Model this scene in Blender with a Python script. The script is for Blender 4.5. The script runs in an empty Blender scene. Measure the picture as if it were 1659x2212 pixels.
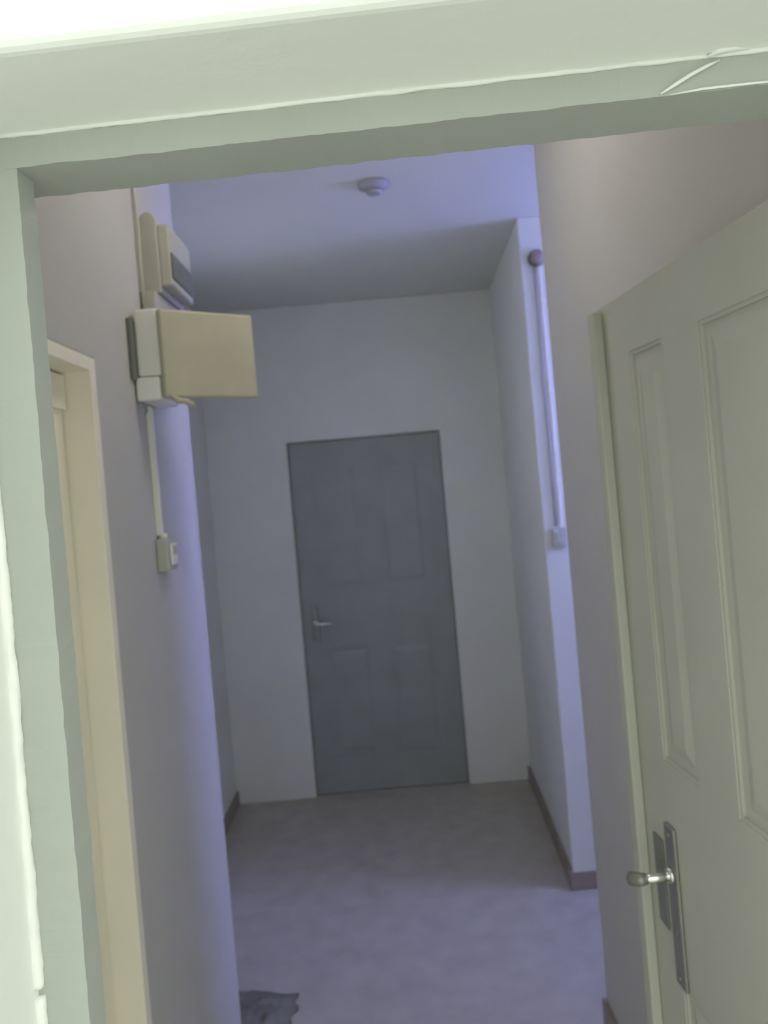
import bpy, bmesh, math, random
from mathutils import Vector, Matrix, noise
random.seed(4)
R = math.radians
scene = bpy.context.scene
C = scene.collection

# ------------------------------------------------------------------ camera, world, lights, exposure
EYE = 1.72
cam_d = bpy.data.cameras.new('camera')
cam = bpy.data.objects.new('camera', cam_d); C.objects.link(cam)
cam_d.sensor_fit = 'HORIZONTAL'; cam_d.sensor_width = 36.0
cam_d.lens = 36.0 * 1660.0 / 1659.0
cam_d.clip_start = 0.02
cam.matrix_world = (Matrix.Translation((0, 0, EYE)) @ Matrix.Rotation(R(90), 4, 'X')
                    @ Matrix.Rotation(R(-4.95), 4, 'Z'))
cam_d.shift_y = -60.0 / 1659.0; cam_d.shift_x = 0.003
cam_d.dof.use_dof = True; cam_d.dof.focus_distance = 0.68; cam_d.dof.aperture_fstop = 10.0
scene.camera = cam

world = bpy.data.worlds.new('overcast_sky'); scene.world = world
world.use_nodes = True
wb = world.node_tree.nodes['Background']
wb.inputs['Color'].default_value = (0.94, 1.0, 0.90, 1)
wb.inputs['Strength'].default_value = 1.6

def area_light(name, loc, rot, sx, sy, power, col):
    d = bpy.data.lights.new(name, 'AREA'); d.shape = 'RECTANGLE'
    d.size = sx; d.size_y = sy; d.energy = power; d.color = col
    o = bpy.data.objects.new(name, d); C.objects.link(o)
    o.location = loc; o.rotation_euler = rot
    return o
# cold daylight standing outside the side window of the cross hall
area_light('window_daylight', (2.55, 2.76, 2.02), (0, R(90), 0), 1.0, 0.62, 50, (0.36, 0.38, 1.0))
# added neutral fill for the corridor end, shining through an unseen made-up window
area_light('hall_fill', (-1.30, 3.05, 1.95), (0, R(-90), 0), 0.8, 0.62, 2.2, (1.0, 1.0, 0.96))

vs = scene.view_settings
vs.view_transform = 'Standard'; vs.look = 'None'; vs.exposure = 0.0; vs.gamma = 1.0
vs.use_curve_mapping = False

# ------------------------------------------------------------------ materials
def mat(name, col, rough=0.6, var=0.06, scale=6.0, bump=0.0, bscale=60.0, metal=0.0, spec=0.5):
    m = bpy.data.materials.new(name); m.use_nodes = True
    nt = m.node_tree; n = nt.nodes; l = nt.links
    b = n['Principled BSDF']
    b.inputs['Roughness'].default_value = rough
    b.inputs['Metallic'].default_value = metal
    b.inputs['Specular IOR Level'].default_value = spec
    tc = n.new('ShaderNodeTexCoord')
    nz = n.new('ShaderNodeTexNoise'); nz.inputs['Scale'].default_value = scale; nz.inputs['Detail'].default_value = 5
    l.new(tc.outputs['Object'], nz.inputs['Vector'])
    rp = n.new('ShaderNodeValToRGB')
    rp.color_ramp.elements[0].position = 0.3; rp.color_ramp.elements[1].position = 0.7
    rp.color_ramp.elements[0].color = tuple(c * (1 - var) for c in col) + (1,)
    rp.color_ramp.elements[1].color = tuple(min(1, c * (1 + var)) for c in col) + (1,)
    l.new(nz.outputs['Fac'], rp.inputs['Fac'])
    l.new(rp.outputs['Color'], b.inputs['Base Color'])
    if bump:
        n2 = n.new('ShaderNodeTexNoise'); n2.inputs['Scale'].default_value = bscale; n2.inputs['Detail'].default_value = 4
        l.new(tc.outputs['Object'], n2.inputs['Vector'])
        bp = n.new('ShaderNodeBump'); bp.inputs['Strength'].default_value = bump; bp.inputs['Distance'].default_value = 0.004
        l.new(n2.outputs['Fac'], bp.inputs['Height'])
        l.new(bp.outputs['Normal'], b.inputs['Normal'])
    return m

M = {
    'outer':    mat('white_render', (0.86, 0.87, 0.84), 0.8, 0.02, 4, 0.25, 40),
    'frame':    mat('grey_green_gloss_paint', (0.43, 0.455, 0.42), 0.45, 0.03, 5, 0.2, 35),
    'bead':     mat('white_sealant', (0.90, 0.91, 0.87), 0.35, 0.03, 12, 0.2, 60),
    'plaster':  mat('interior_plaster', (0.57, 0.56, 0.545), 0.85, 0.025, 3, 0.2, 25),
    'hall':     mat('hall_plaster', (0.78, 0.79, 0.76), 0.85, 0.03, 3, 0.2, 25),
    'ceil':     mat('ceiling_paint', (0.74, 0.745, 0.71), 0.9, 0.02, 3),
    'leaf':     mat('olive_grey_door_paint', (0.48, 0.485, 0.43), 0.5, 0.05, 4, 0.15, 20),
    'fardoor':  mat('dark_grey_door_paint', (0.33, 0.345, 0.335), 0.4, 0.06, 5, 0.1, 20),
    'cream':    mat('cream_door_paint', (0.97, 0.92, 0.79), 0.55, 0.03, 5, 0.1, 20),
    'floor':    mat('worn_terrazzo', (0.47, 0.435, 0.385), 0.55, 0.10, 9, 0.1, 80),
    'base':     mat('brown_skirting', (0.30, 0.255, 0.22), 0.5, 0.08, 10),
    'ground':   mat('outdoor_concrete', (0.60, 0.60, 0.57), 0.9, 0.08, 3, 0.3, 30),
    'pvc':      mat('white_pvc', (0.92, 0.91, 0.88), 0.4, 0.02, 10),
    'pvcg':     mat('aged_grey_plastic', (0.52, 0.52, 0.47), 0.45, 0.05, 12),
    'dark':     mat('dark_grey_plastic', (0.17, 0.18, 0.17), 0.35, 0.05, 12),
    'cableaf':  mat('beige_enamel', (0.54, 0.52, 0.41), 0.45, 0.06, 10),
    'cable':    mat('grey_cable', (0.38, 0.38, 0.42), 0.5, 0.05, 20),
    'steel':    mat('worn_steel', (0.30, 0.30, 0.28), 0.4, 0.08, 20, metal=0.6),
    'chrome':   mat('bright_chrome', (0.85, 0.86, 0.84), 0.12, 0.02, 20, metal=1.0),
    'cloth':    mat('dark_rag', (0.19, 0.185, 0.16), 0.95, 0.25, 18, 0.4, 60),
    'glass':    mat('frosted_glass', (0.9, 0.93, 1.0), 0.5, 0.01, 10),
}
m_ = M['lampglass'] = mat('lit_opal_glass', (0.9, 0.88, 0.82), 0.3, 0.01, 10)
b_ = m_.node_tree.nodes['Principled BSDF']
b_.inputs['Emission Color'].default_value = (1.0, 0.93, 0.80, 1); b_.inputs['Emission Strength'].default_value = 20.0
g = M['glass'].node_tree.nodes['Principled BSDF']
g.inputs['Transmission Weight'].default_value = 1.0; g.inputs['IOR'].default_value = 1.05

# ------------------------------------------------------------------ mesh helpers
def finish(name, bm, m, parent=None, bevel=0.0, seg=2, smooth=False):
    bmesh.ops.recalc_face_normals(bm, faces=bm.faces)
    me = bpy.data.meshes.new(name); bm.to_mesh(me); bm.free()
    me.materials.append(M[m])
    o = bpy.data.objects.new(name, me); C.objects.link(o)
    if parent: o.parent = parent
    if bevel:
        md = o.modifiers.new('edge', 'BEVEL'); md.width = bevel; md.segments = seg
        md.limit_method = 'ANGLE'; md.angle_limit = R(40)
    if smooth:
        for p in me.polygons: p.use_smooth = True
    return o

def add_box(bm, x0, x1, y0, y1, z0, z1):
    v = [bm.verts.new((x, y, z)) for z in (z0, z1) for (x, y) in ((x0, y0), (x1, y0), (x1, y1), (x0, y1))]
    for f in ((0, 3, 2, 1), (4, 5, 6, 7), (0, 1, 5, 4), (1, 2, 6, 5), (2, 3, 7, 6), (3, 0, 4, 7)):
        bm.faces.new([v[i] for i in f])

def box(name, x0, x1, y0, y1, z0, z1, m, parent=None, bevel=0.0, seg=2):
    bm = bmesh.new(); add_box(bm, x0, x1, y0, y1, z0, z1)
    return finish(name, bm, m, parent, bevel, seg)

def prism(name, poly, axis, a0, a1, m, parent=None, bevel=0.0, seg=2):
    """poly: list of 2-D points in the plane across `axis`, extruded from a0 to a1"""
    def P(u, v, a):
        return {'X': (a, u, v), 'Y': (u, a, v), 'Z': (u, v, a)}[axis]
    bm = bmesh.new()
    A = [bm.verts.new(P(u, v, a0)) for u, v in poly]; B = [bm.verts.new(P(u, v, a1)) for u, v in poly]
    bm.faces.new(A); bm.faces.new(B[::-1])
    k = len(poly)
    for i in range(k):
        bm.faces.new((A[i], A[(i + 1) % k], B[(i + 1) % k], B[i]))
    return finish(name, bm, m, parent, bevel, seg)

def wavy_prism(name, poly, axis, a0, a1, m, parent=None, n=120, amp=0.0015, freq=25.0, seed=0.0, smooth=False):
    """a hand-painted length of wood or plaster: the section wanders a little along its run"""
    def P(u, v, a):
        return {'X': (a, u, v), 'Y': (u, a, v), 'Z': (u, v, a)}[axis]
    bm = bmesh.new(); rings = []
    k = len(poly)
    for s in range(n + 1):
        a = a0 + (a1 - a0) * s / n
        ring = []
        for i, (u, v) in enumerate(poly):
            du = noise.noise(Vector((a * freq, seed + i * 7.3, 0.5))) + 0.5 * noise.noise(Vector((a * freq * 3, seed + i * 7.3, 4.5)))
            dv = noise.noise(Vector((a * freq, seed + i * 7.3, 9.5))) + 0.5 * noise.noise(Vector((a * freq * 3, seed + i * 7.3, 13.5)))
            ring.append(bm.verts.new(P(u + amp * du, v + amp * dv, a)))
        rings.append(ring)
    for s in range(n):
        for i in range(k):
            bm.faces.new((rings[s][i], rings[s][(i + 1) % k], rings[s + 1][(i + 1) % k], rings[s + 1][i]))
    bm.faces.new(rings[0]); bm.faces.new(rings[-1][::-1])
    return finish(name, bm, m, parent, smooth=smooth)

def tube(name, pts, rad, m, parent=None, seg=10, taper=None):
    bm = bmesh.new(); rings = []
    pts = [Vector(p) for p in pts]
    for i, p in enumerate(pts):
        d = (pts[min(i + 1, len(pts) - 1)] - pts[max(i - 1, 0)]).normalized()
        up = Vector((0, 0, 1)) if abs(d.z) < 0.9 else Vector((0, 1, 0))
        a = d.cross(up).normalized(); b = d.cross(a).normalized()
        r = rad if taper is None else rad * taper[i]
        rings.append([bm.verts.new(p + a * math.cos(2 * math.pi * k / seg) * r + b * math.sin(2 * math.pi * k / seg) * r) for k in range(seg)])
    for i in range(len(rings) - 1):
        for k in range(seg):
            bm.faces.new((rings[i][k], rings[i][(k + 1) % seg], rings[i + 1][(k + 1) % seg], rings[i + 1][k]))
    bm.faces.new(rings[0]); bm.faces.new(rings[-1][::-1])
    return finish(name, bm, m, parent, smooth=True)

def lathe(name, prof, m, parent=None, seg=28):
    """prof: (radius, z) pairs, closed onto the axis"""
    bm = bmesh.new(); rings = []
    for r, z in prof:
        rings.append([bm.verts.new((max(r, 1e-4) * math.cos(2 * math.pi * k / seg), max(r, 1e-4) * math.sin(2 * math.pi * k / seg), z)) for k in range(seg)])
    for i in range(len(rings) - 1):
        for k in range(seg):
            bm.faces.new((rings[i][k], rings[i][(k + 1) % seg], rings[i + 1][(k + 1) % seg], rings[i + 1][k]))
    bm.faces.new(rings[0]); bm.faces.new(rings[-1][::-1])
    return finish(name, bm, m, parent, smooth=True)

def empty(name, loc=(0, 0, 0), rz=0.0):
    o = bpy.data.objects.new(name, None); C.objects.link(o)
    o.location = loc; o.rotation_euler = (0, 0, rz); o.empty_display_size = 0.05
    return o

def struct(o, label, cat):
    o['kind'] = 'structure'; o['label'] = label; o['category'] = cat
    return o

def tag(o, label, cat, group=None):
    o['label'] = label; o['category'] = cat
    if group: o['group'] = group
    return o

# ------------------------------------------------------------------ the shell
XL, XR = -0.571, 0.553          # entry walls
YE = 2.36                       # where the entry opens into the cross hall
YP = 3.15                       # pier plane at the mouth of the corridor
YF = 4.31                       # far wall
CEIL = 2.76

struct(box('ground', -6, 6, -7, 0.60, -0.16, -0.02, 'ground'), 'pale concrete ground outside the entrance', 'ground')
struct(box('floor', -1.2, 2.6, 0.50, 4.6, -0.12, 0.0, 'floor'), 'worn brownish grey floor running into the corridor', 'floor')
struct(box('ceiling', -1.2, 2.6, 0.70, 4.6, CEIL, CEIL + 0.12, 'ceil'), 'pale ceiling above the cross hall', 'ceiling')

# entrance wall: built in its own frame, turned a little to the corridor
FRZ = R(-3.0)
O_FR = (0, 0.65, 0)
OX0, OX1, OZ = -0.335, 0.545, 2.049
prof = [(-3, -0.02), (OX0, -0.02), (OX0, OZ), (OX1, OZ), (OX1, -0.02), (3, -0.02), (3, 3.3), (-3, 3.3)]
wf = prism('wall_front', prof, 'Y', -0.120, 0.07, 'outer', bevel=0.010, seg=4)
wf.location = O_FR; wf.rotation_euler = (0, 0, FRZ)
struct(wf, 'bright white wall and lintel around the entrance opening', 'wall')

fr = empty('trim_1', O_FR, FRZ)
struct(fr, 'thick grey-green painted frame of the entrance opening', 'door frame')
FX0, FX1, FZ = -0.292, 0.515, 2.020
wavy_prism('frame_head', [(0.0, FZ), (0.0, OZ + .012), (0.066, OZ + .012), (0.066, FZ)], 'X', OX0 + .001, OX1 - .001, 'frame', fr, 220, 0.0008, 42, 1.0)
wavy_prism('frame_jamb', [(OX0 - .01, 0.0), (FX0, 0.0), (FX0, 0.030), (OX0 - .01, 0.030)], 'Z', -0.02, FZ + .004, 'frame', fr, 400, 0.0008, 42, 5.0)
wavy_prism('frame_jamb', [(FX1, 0.0), (OX1 + .01, 0.0), (OX1 + .01, 0.066), (FX1, 0.066)], 'Z', -0.02, FZ + .004, 'frame', fr, 400, 0.0008, 42, 9.0)
def oct_(cx, cy, r): return [(cx + r * math.cos(math.pi * k / 4), cy + r * math.sin(math.pi * k / 4)) for k in range(8)]
wavy_prism('sealant_bead', oct_(-0.001, OZ - 0.0005, 0.0022), 'X', OX0, OX1, 'outer', fr, 220, 0.0010, 30, 20.0, True)
wavy_prism('sealant_bead', oct_(OX0 + 0.001, -0.002, 0.0052), 'Z', 1.312, OZ, 'bead', fr, 220, 0.0017, 40, 30.0, True)
wavy_prism('sealant_bead', oct_(OX0 + 0.001, -0.002, 0.0052), 'Z', 0.0, 1.304, 'bead', fr, 200, 0.0017, 40, 41.0, True)
# lifted paint at the corner of the head
tube('paint_ridge', [(0.258, -0.001, 2.0215), (0.270, -0.0035, 2.027), (0.282, -0.004, 2.033), (0.296, -0.0035, 2.039), (0.308, -0.001, 2.044)], 0.0016, 'outer', fr, 8, [.5, 1, 1, .9, .4])
tube('paint_ridge', [(0.266, 0.0, 2.0205), (0.292, -0.002, 2.0215), (0.330, -0.002, 2.0215), (0.375, -0.001, 2.0215)], 0.0011, 'outer', fr, 8, [.4, 1, 1, .6])
tube('paint_ridge', [(0.298, -0.003, 2.047), (0.306, -0.007, 2.049), (0.318, -0.007, 2.050), (0.332, -0.003, 2.0495)], 0.0026, 'outer', fr, 8, [.4, 1, 1, .4])

struct(box('bounce_threshold', OX0 + .005, OX1 - .005, 0.50, 0.78, 0.0, 0.018, 'outer', bevel=.004), 'pale threshold slab added under the entrance to bounce light upwards', 'threshold')  # unseen pale sill, added to throw light onto the underside of the head

# entry walls
D0, D1, DZ = 0.80, 1.592, 2.03
prof = [(0.72, 0.0), (D0, 0.0), (D0, DZ), (D1, DZ), (D1, 0.0), (YE, 0.0), (YE, CEIL), (0.72, CEIL)]
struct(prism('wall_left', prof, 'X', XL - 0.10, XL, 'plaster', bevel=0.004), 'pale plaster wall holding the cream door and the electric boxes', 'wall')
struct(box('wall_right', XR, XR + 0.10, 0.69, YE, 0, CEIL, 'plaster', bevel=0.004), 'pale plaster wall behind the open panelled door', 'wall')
# cross hall and corridor
struct(box('wall_cross_left', -1.06, XL - 0.10, YE - 0.10, YE, 0, CEIL, 'hall'), 'plaster return wall behind the electric boxes', 'wall')
struct(box('wall_cross_right', XR + 0.10, 2.30, YE - 0.10, YE, 0, CEIL, 'hall'), 'plaster wall of the side passage', 'wall')
V0, V1, VZ0, VZ1 = 2.74, 3.36, 1.50, 2.36  # opening for the added fill window, out of view
bm = bmesh.new()
for a in ((YE, V0, 0, CEIL), (V1, YF, 0, CEIL), (V0, V1, 0, VZ0), (V0, V1, VZ1, CEIL)):
    add_box(bm, -1.06, -0.96, *a)
struct(finish('wall_corridor_left', bm, 'hall'), 'dim plaster wall along the corridor side with the door lever', 'wall')
struct(prism('wall_corridor_right', [(0.645, YP), (2.30, YP), (2.30, YP + 0.10), (0.745, YP + 0.10), (0.80, YF), (0.695, YF)], 'Z', 0, CEIL, 'hall', bevel=0.004),
       'plaster pier with bluish light on its face beside the corridor', 'wall')
FD0, FD1, FDZ = -0.515, 0.348, 1.995
prof = [(-1.06, 0), (FD0, 0), (FD0, FDZ), (FD1, FDZ), (FD1, 0), (0.80, 0), (0.80, CEIL), (-1.06, CEIL)]
struct(prism('wall_back', prof, 'Y', YF, YF + 0.12, 'hall', bevel=0.004), 'grey plaster wall at the end of the corridor around the dark door', 'wall')
# end of the side passage with its window
W0, W1, WZ0, WZ1 = 2.45, 3.06, 1.48, 2.55
bm = bmesh.new()
for a in ((YE - .1, W0, 0, CEIL), (W1, YP + .1, 0, CEIL), (W0, W1, 0, WZ0), (W0, W1, WZ1, CEIL)):
    add_box(bm, 2.30, 2.42, *a)
struct(finish('wall_passage_end', bm, 'hall'), 'end wall of the side passage around its window', 'wall')
for nm, xx, a0, a1, b0, b1, lb in (
        ('window_1', 2.36, W0, W1, WZ0, WZ1, 'frosted window lighting the cross hall from the side passage'),
        ('fill_window', -1.01, V0, V1, VZ0, VZ1, 'unseen frosted window added for fill light in the corridor wall behind the electric boxes')):
  w = empty(nm, (xx, (a0 + a1) / 2, b0)); struct(w, lb, 'window')
  hw, hh = (a1 - a0) / 2, b1 - b0
  for a in ((-hw, -hw + .04, 0, hh), (hw - .04, hw, 0, hh)):
      box('window_stile', -.03, .03, *a, 'pvc', w, .004)
  for a in ((-hw + .04, hw - .04, 0, .05), (-hw + .04, hw - .04, hh - .05, hh)):
      box('window_rail', -.03, .03, *a, 'pvc', w, .004)
  box('pane', -.003, .003, -hw + .035, hw - .035, .045, hh - .045, 'glass', w)

# skirtings
def skirting(name, a, label):
    struct(box(name, *a, 'base', bevel=.003), label, 'skirting')
skirting('baseboard_left', (-0.96, -0.945, YE + .02, YF, 0, .075), 'brown skirting along the corridor wall by the door lever')
struct(prism('baseboard_right', [(.628, YP), (.645, YP), (.695, YF), (.678, YF)], 'Z', 0, .075, 'base', bevel=.003), 'dark brown skirting along the corridor side of the pier', 'skirting')
skirting('baseboard_pier', (0.628, 2.29, YP - .014, YP, 0, .068), 'brown skirting under the bluish lit pier face')
skirting('baseboard_entry', (XR - .016, XR, 1.55, YE + .003, 0, .09), 'dark brown skirting at the foot of the entry wall')

# ------------------------------------------------------------------ doors
def panel_door(root, w, h, t, m, cols, rows, sunk=0.009, mould=0.016):
    """frame-and-panel leaf in the root's frame: x 0..w, visible face at y = 0 looking to +y, thickness towards -y"""
    xs = [0] + [v for c in cols for v in c] + [w]
    zs = [0] + [v for r in rows for v in r] + [h]
    for i in range(0, len(xs), 2):
        box('stile', xs[i], xs[i + 1], -t, 0, 0, h, m, root)
    for (c0, c1) in cols:
        for j in range(0, len(zs), 2):
            box('rail', c0, c1, -t, 0, zs[j], zs[j + 1], m, root)
        for (r0, r1) in rows:
            p = box('panel', c0 + .0, c1 - .0, -t + sunk, -sunk, r0, r1, m, root)
            k = mould
            # raised field with sloping margins
            bm = bmesh.new()
            a = [(c0 + k * 1.6, r0 + k * 1.6), (c1 - k * 1.6, r0 + k * 1.6), (c1 - k * 1.6, r1 - k * 1.6), (c0 + k * 1.6, r1 - k * 1.6)]
            b = [(c0 + k * 3, r0 + k * 3), (c1 - k * 3, r0 + k * 3), (c1 - k * 3, r1 - k * 3), (c0 + k * 3, r1 - k * 3)]
            va = [bm.verts.new((x, -sunk, z)) for x, z in a]; vb = [bm.verts.new((x, -sunk * .25, z)) for x, z in b]
            bm.faces.new(vb); bm.faces.new(va[::-1])
            for i in range(4): bm.faces.new((va[i], va[(i + 1) % 4], vb[(i + 1) % 4], vb[i]))
            finish('raised_field', bm, m, p)
            # bead around the panel
            bm = bmesh.new()
            q = sunk
            for (x0, x1, z0, z1) in ((c0, c0 + q, r0, r1), (c1 - q, c1, r0, r1), (c0 + q, c1 - q, r0, r0 + q), (c0 + q, c1 - q, r1 - q, r1)):
                add_box(bm, x0, x1, -sunk, -sunk * .3, z0, z1)
            finish('panel_bead', bm, m, p)

# open entrance door: hinged by the frame, free edge deep in the entry
LW = 0.78
d1 = empty('door_1', (0.500, 0.700, 0.008), R(94.5))
struct(d1, 'open olive-grey panelled entrance door with a steel lever', 'door')
panel_door(d1, LW, 2.008, 0.040, 'leaf', [(0.10, 0.400), (0.515, LW - 0.135)], [(0.18, 0.80), (1.19, 1.905)], 0.0065, 0.014)
# slam batten on the free edge
box('slam_batten', LW - 0.032, LW, 0.0, 0.020, 0.01, 2.0, 'leaf', d1, .004, 3)
# lever set: s is measured from the free edge
s0 = LW - 0.143
bp = box('backplate', s0 - .019, s0 + .019, 0, .007, .795, 1.078, 'steel', d1, .006, 3)
lathe('screw_head', [(0.0, 0), (.004, 0), (.004, .002), (0, .0028)], 'steel', bp).matrix_local = Matrix.Translation((s0, .007, 1.062)) @ Matrix.Rotation(R(-90), 4, 'X')
lathe('screw_head', [(0.0, 0), (.004, 0), (.004, .002), (0, .0028)], 'steel', bp).matrix_local = Matrix.Translation((s0, .007, .812)) @ Matrix.Rotation(R(-90), 4, 'X')
tube('keyhole', [(s0, .005, .892), (s0, .0078, .892)], .006, 'dark', bp)
box('dark_plate', LW - .104, LW - .066, 0, .004, .872, 1.035, 'dark', d1, .002)  # flat dark plate beside the backplate, towards the free edge
lathe('lever_rose', [(0, 0), (.014, 0), (.013, .006), (0, .007)], 'chrome', d1).matrix_local = Matrix.Translation((s0, .007, .992)) @ Matrix.Rotation(R(-90), 4, 'X')
lv = tube('lever', [(s0, .010, .992), (s0, .030, .991), (s0 + .002, .045, .990), (s0 + .010, .054, .989)], .0078, 'chrome', d1, 14)
tube('lever_grip', [(s0 + .005, .050, .9885), (s0 + .010, .058, .986), (s0 + .018, .064, .983), (s0 + .028, .069, .980), (s0 + .033, .071, .979)], .0112, 'steel', lv, 14, [.8, 1, 1.05, 1.05, .6])

# cream door in the side wall of the entry
d2 = empty('door_2', (XL - 0.062, D0, 0), R(90))
struct(d2, 'cream painted door set in the pale side wall', 'door')
# door frame local: x along the wall (away from the entrance), face looks to local -y (into the entry)
CW = D1 - D0
box('lining', CW - .030, CW, -.063, .04, 0, DZ, 'cream', d2, .003)
box('lining', 0, .030, -.063, .04, 0, DZ, 'cream', d2, .003)
box('lining', .030, CW - .030, -.063, .04, DZ - .030, DZ, 'cream', d2, .003)
lf = box('leaf', .032, CW - .032, 0, .036, .008, DZ - .032, 'cream', d2, .003)
box('top_rail', .034, CW - .034, -.010, 0, DZ - .105, DZ - .034, 'cream', lf, .002)

# dark door at the end of the corridor
d3 = empty('door_3', (FD1 - .004, YF + .035, 0.004), R(180))
struct(d3, 'closed dark grey door at the end of the corridor', 'door')
FW = FD1 - FD0 - .008
box('leak_backing', -.05, FW + .05, -.13, -.087, -.004, FDZ + .05, 'fardoor', d3)  # unseen backing panel added to block light leaking round the door
panel_door(d3, FW, FDZ - .008, .040, 'fardoor', [(.115, .38), (.475, FW - .115)], [(.20, .82), (1.14, 1.86)], 0.0055)
bp = box('backplate', FW - .092, FW - .052, 0, .008, .86, 1.07, 'steel', d3, .004)
lathe('lever_rose', [(0, 0), (.015, 0), (.014, .007), (0, .008)], 'chrome', d3).matrix_local = Matrix.Translation((FW - .072, .008, .965)) @ Matrix.Rotation(R(-90), 4, 'X')
tube('lever', [(FW - .072, .010, .965), (FW - .072, .042, .965), (FW - .080, .050, .965), (FW - .10, .053, .965), (FW - .165, .053, .965)], .0075, 'chrome', d3, 12)

# ------------------------------------------------------------------ electric gear on the entry wall
Y0, Y1 = 1.846, 2.085
cb = empty('fuse_box', (XL, Y0, 0))
tag(cb, 'white electric fuse box with its beige cover swung open', 'fuse box')
def wb_(name, y0, y1, p0, p1, z0, z1, m, parent, bevel=.003):
    """box on the entry wall: y along the wall, p = how far it stands off the wall"""
    return box(name, p0, p1, y0 - parent_y[0], y1 - parent_y[0], z0, z1, m, parent, bevel)
parent_y = [Y0]
wb_('dark_slab', Y0 - .028, Y1 + .01, 0, .010, 2.018, 2.165, 'dark', cb)  # dark slab behind the box, reaching out past its near side
bd = wb_('body', Y0, Y1, .010, .066, 2.027, 2.190, 'pvc', cb, .006)
for k in range(5):
    b_ = wb_('breaker', Y0 + .03 + k * .036, Y0 + .062 + k * .036, .066, .074, 2.06, 2.15, 'pvcg', cb, .002)
wb_('lower_housing', Y0 - .004, Y0 + .16, .004, .062, 1.968, 2.025, 'pvc', cb, .005)
# swung cover, hinged on the near edge
LA = math.atan2(2.0 - Y0, -0.308 + 0.504)      # direction of the cover in plan
LL = 0.252
cv = box('cover', 0, LL, -.011, .011, 1.972, 2.186, 'cableaf', cb, .006, 3)
cv.location = (.068, .0, 0); cv.rotation_euler = (0, 0, LA)
hook = tube('latch', [(.014, -.012, 1.974), (.030, -.014, 1.964), (.050, -.013, 1.962), (.066, -.012, 1.955), (.074, -.010, 1.952)], .007, 'cableaf', cv, 10, [.8, 1, 1, .9, .5])

YM = 1.985
mt = empty('electric_meter', (XL, YM, 0))
tag(mt, 'grey electric meter with a dark window above the fuse box', 'electric meter')
parent_y = [YM]
bb = prism('meter_base', [(0.0, 2.262), (.048, 2.262), (.048, 2.452), (.040, 2.466), (.026, 2.474), (.010, 2.466), (0, 2.45)], 'Y', -.004, .225, 'pvcg', mt, .003)
wb_('meter_cover', YM + .002, YM + .222, .046, .078, 2.278, 2.440, 'pvcg', mt, .006)
wb_('meter_window', YM + .004, YM + .218, .077, .082, 2.298, 2.366, 'dark', mt, .002)
wb_('terminal_cover', YM - .03, YM + .20, .0, .040, 2.200, 2.262, 'pvcg', mt, .005)

# cables and trunking
tag(tube('power_cable', [(XL + .008, 1.955, CEIL), (XL + .008, 1.957, 2.66), (XL + .007, 1.953, 2.55), (XL + .009, 1.955, 2.42), (XL + .008, 1.953, 2.30), (XL + .010, 1.95, 2.196)], .0042, 'pvcg'),
    'thin grey cable dropping from the ceiling to the fuse box', 'cable')
tk = empty('cable_trunking', (XL, 1.926, 1.64))
tag(tk, 'white vertical cable trunking below the fuse box', 'cable trunking')
box('channel', 0, .010, -.009, .009, 0, .325, 'pvc', tk, .002)
box('trunking_lid', .010, .014, -.010, .010, .004, .322, 'pvc', tk, .002)
tag(tube('loose_wire', [(XL + .012, 1.846, 1.975), (XL + .016, 1.850, 1.965), (XL + .018, 1.862, 1.958), (XL + .014, 1.885, 1.952), (XL + .004, 1.905, 1.945)], .0022, 'cable'),
    'short grey wire hanging under the fuse box', 'wire')
sw = empty('light_switch', (XL, 1.90, 1.55))
tag(sw, 'beige surface-mounted light switch at the foot of the trunking', 'light switch')
box('switch_box', 0, .030, 0, .085, 0, .082, 'pvcg', sw, .006, 3)
rk = box('rocker', .030, .036, .018, .066, .014, .068, 'pvc', sw, .004, 3)
box('rocker', .036, .041, .024, .046, .040, .062, 'pvcg', rk, .003)
tube('cable_gland', [(.014, .03, .080), (.014, .03, .094)], .010, 'pvc', sw)

# ------------------------------------------------------------------ conduit on the bluish pier
jb = empty('junction_box', (0.708, YP, 2.585))
tag(jb, 'round brown-grey junction box high on the bluish pier', 'junction box')
lathe('box_body', [(0, 0), (.033, 0), (.033, .026), (.030, .030), (0, .030)], 'cloth', jb).rotation_euler = (R(90), 0, 0)
ld = lathe('box_lid', [(0, .030), (.029, .030), (.028, .036), (.010, .039), (0, .039)], 'base', jb); ld.rotation_euler = (R(90), 0, 0)
cd = empty('conduit', (0.715, YP, 1.48))
tag(cd, 'white conduit strip running down the bluish pier', 'conduit')
box('conduit_strip', -.004, .012, -.007, 0, 0, 1.075, 'pvc', cd, .004, 3)
for k, zz in enumerate((.18, .55, .92)):
    box('saddle_clip', -.007, .015, -.009, 0, zz, zz + .018, 'pvc', cd, .002)
tag(tube('dark_cable', [(0.698, YP - .005, 2.555), (0.699, YP - .006, 2.30), (0.696, YP - .005, 2.05), (0.6985, YP - .006, 1.80), (0.697, YP - .005, 1.49)], .0036, 'cable'),
    'dark cable running beside the conduit on the bluish pier', 'cable')
ps = empty('pier_switch', (0.672, YP, 1.40))
tag(ps, 'small grey switch below the conduit on the bluish pier', 'light switch')
box('switch_box', 0, .060, -.026, 0, 0, .082, 'pvcg', ps, .006, 3)
box('rocker', .014, .046, -.032, -.026, .016, .066, 'pvcg', ps, .004, 3)

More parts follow.
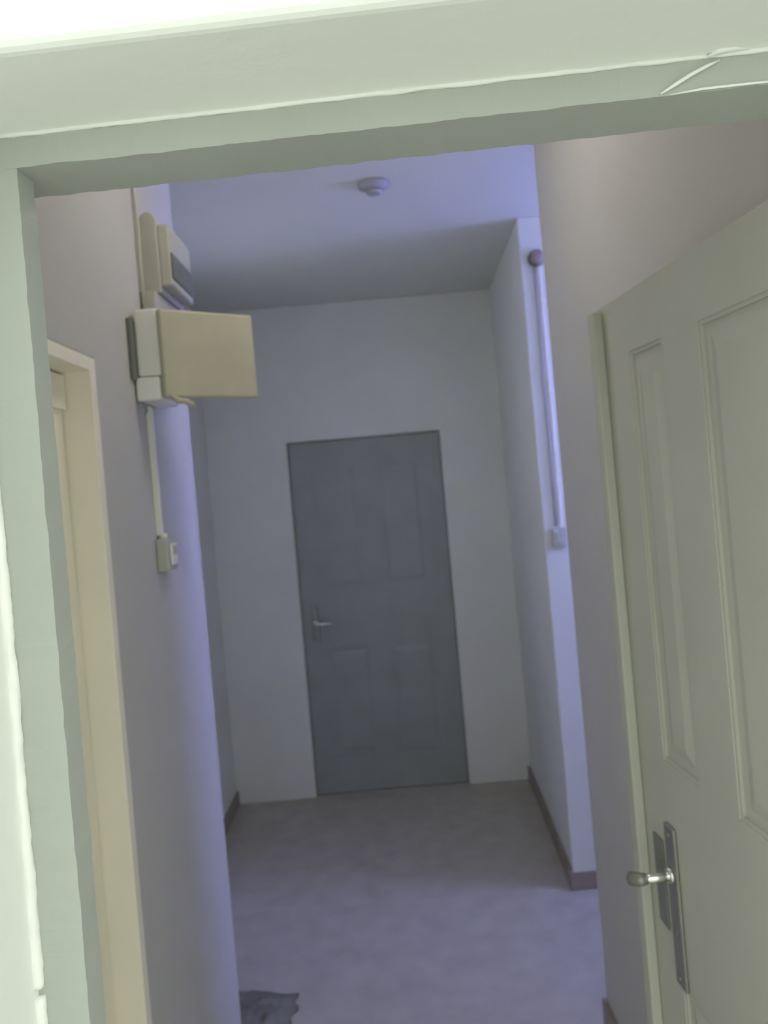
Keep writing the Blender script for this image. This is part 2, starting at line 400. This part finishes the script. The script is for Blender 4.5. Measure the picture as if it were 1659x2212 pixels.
# ------------------------------------------------------------------ ceiling rose and floor rag
cr = empty('ceiling_lampholder', (0.06, 2.66, CEIL))
tag(cr, 'small dark lampholder on the ceiling of the cross hall', 'lampholder')
a = lathe('ceiling_rose', [(0, 0), (.055, 0), (.052, -.014), (.030, -.024), (0, -.024)], 'cable', cr)
lathe('socket', [(0, -.022), (.026, -.023), (.026, -.034), (.022, -.038), (0, -.038)], 'cable', cr)

bm = bmesh.new()
NX, NY = 34, 22
grid = []
for j in range(NY + 1):
    row = []
    for i in range(NX + 1):
        u, v = i / NX - .5, j / NY - .5
        ex = 1 + .22 * noise.noise(Vector((u * 4, v * 4, 3)))
        e = max(0.0, 1 - (abs(u) * 2) ** 6) * max(0.0, 1 - (abs(v) * 2) ** 6)
        h = .006 + e * (.020 + .030 * abs(noise.noise(Vector((u * 7, v * 5, 1.2)))) + .015 * abs(noise.noise(Vector((u * 16, v * 13, 5)))))
        row.append((u * .40 * ex, v * .22 * ex, h))
    grid.append(row)
top = [[bm.verts.new(p) for p in r] for r in grid]
bot = [[bm.verts.new((p[0], p[1], 0.001)) for p in r] for r in grid]
for j in range(NY):
    for i in range(NX):
        bm.faces.new((top[j][i], top[j][i + 1], top[j + 1][i + 1], top[j + 1][i]))
        bm.faces.new((bot[j][i], bot[j + 1][i], bot[j + 1][i + 1], bot[j][i + 1]))
for i in range(NX):
    bm.faces.new((top[0][i], bot[0][i], bot[0][i + 1], top[0][i + 1])); bm.faces.new((top[NY][i], top[NY][i + 1], bot[NY][i + 1], bot[NY][i]))
for j in range(NY):
    bm.faces.new((top[j][0], top[j + 1][0], bot[j + 1][0], bot[j][0])); bm.faces.new((top[j][NX], bot[j][NX], bot[j + 1][NX], top[j + 1][NX]))
rag = finish('floor_cloth', bm, 'cloth', smooth=True)
rag.location = (-0.645, 2.55, 0); rag.rotation_euler = (0, 0, R(-6))
tag(rag, 'crumpled dark cloth on the floor past the end of the side wall', 'cloth')

# ------------------------------------------------------------------ entry ceiling lamp (above the field of view)
el = empty('globe_lamp', (0.0, 1.75, CEIL))
tag(el, 'white globe lamp on the entry ceiling near the entrance', 'lamp')
lathe('lamp_base', [(0, 0), (.06, 0), (.055, -.03), (0, -.03)], 'pvc', el)
lathe('globe', [(.045, -.030), (.075, -.055), (.085, -.09), (.075, -.125), (.045, -.150), (0, -.160)], 'lampglass', el)
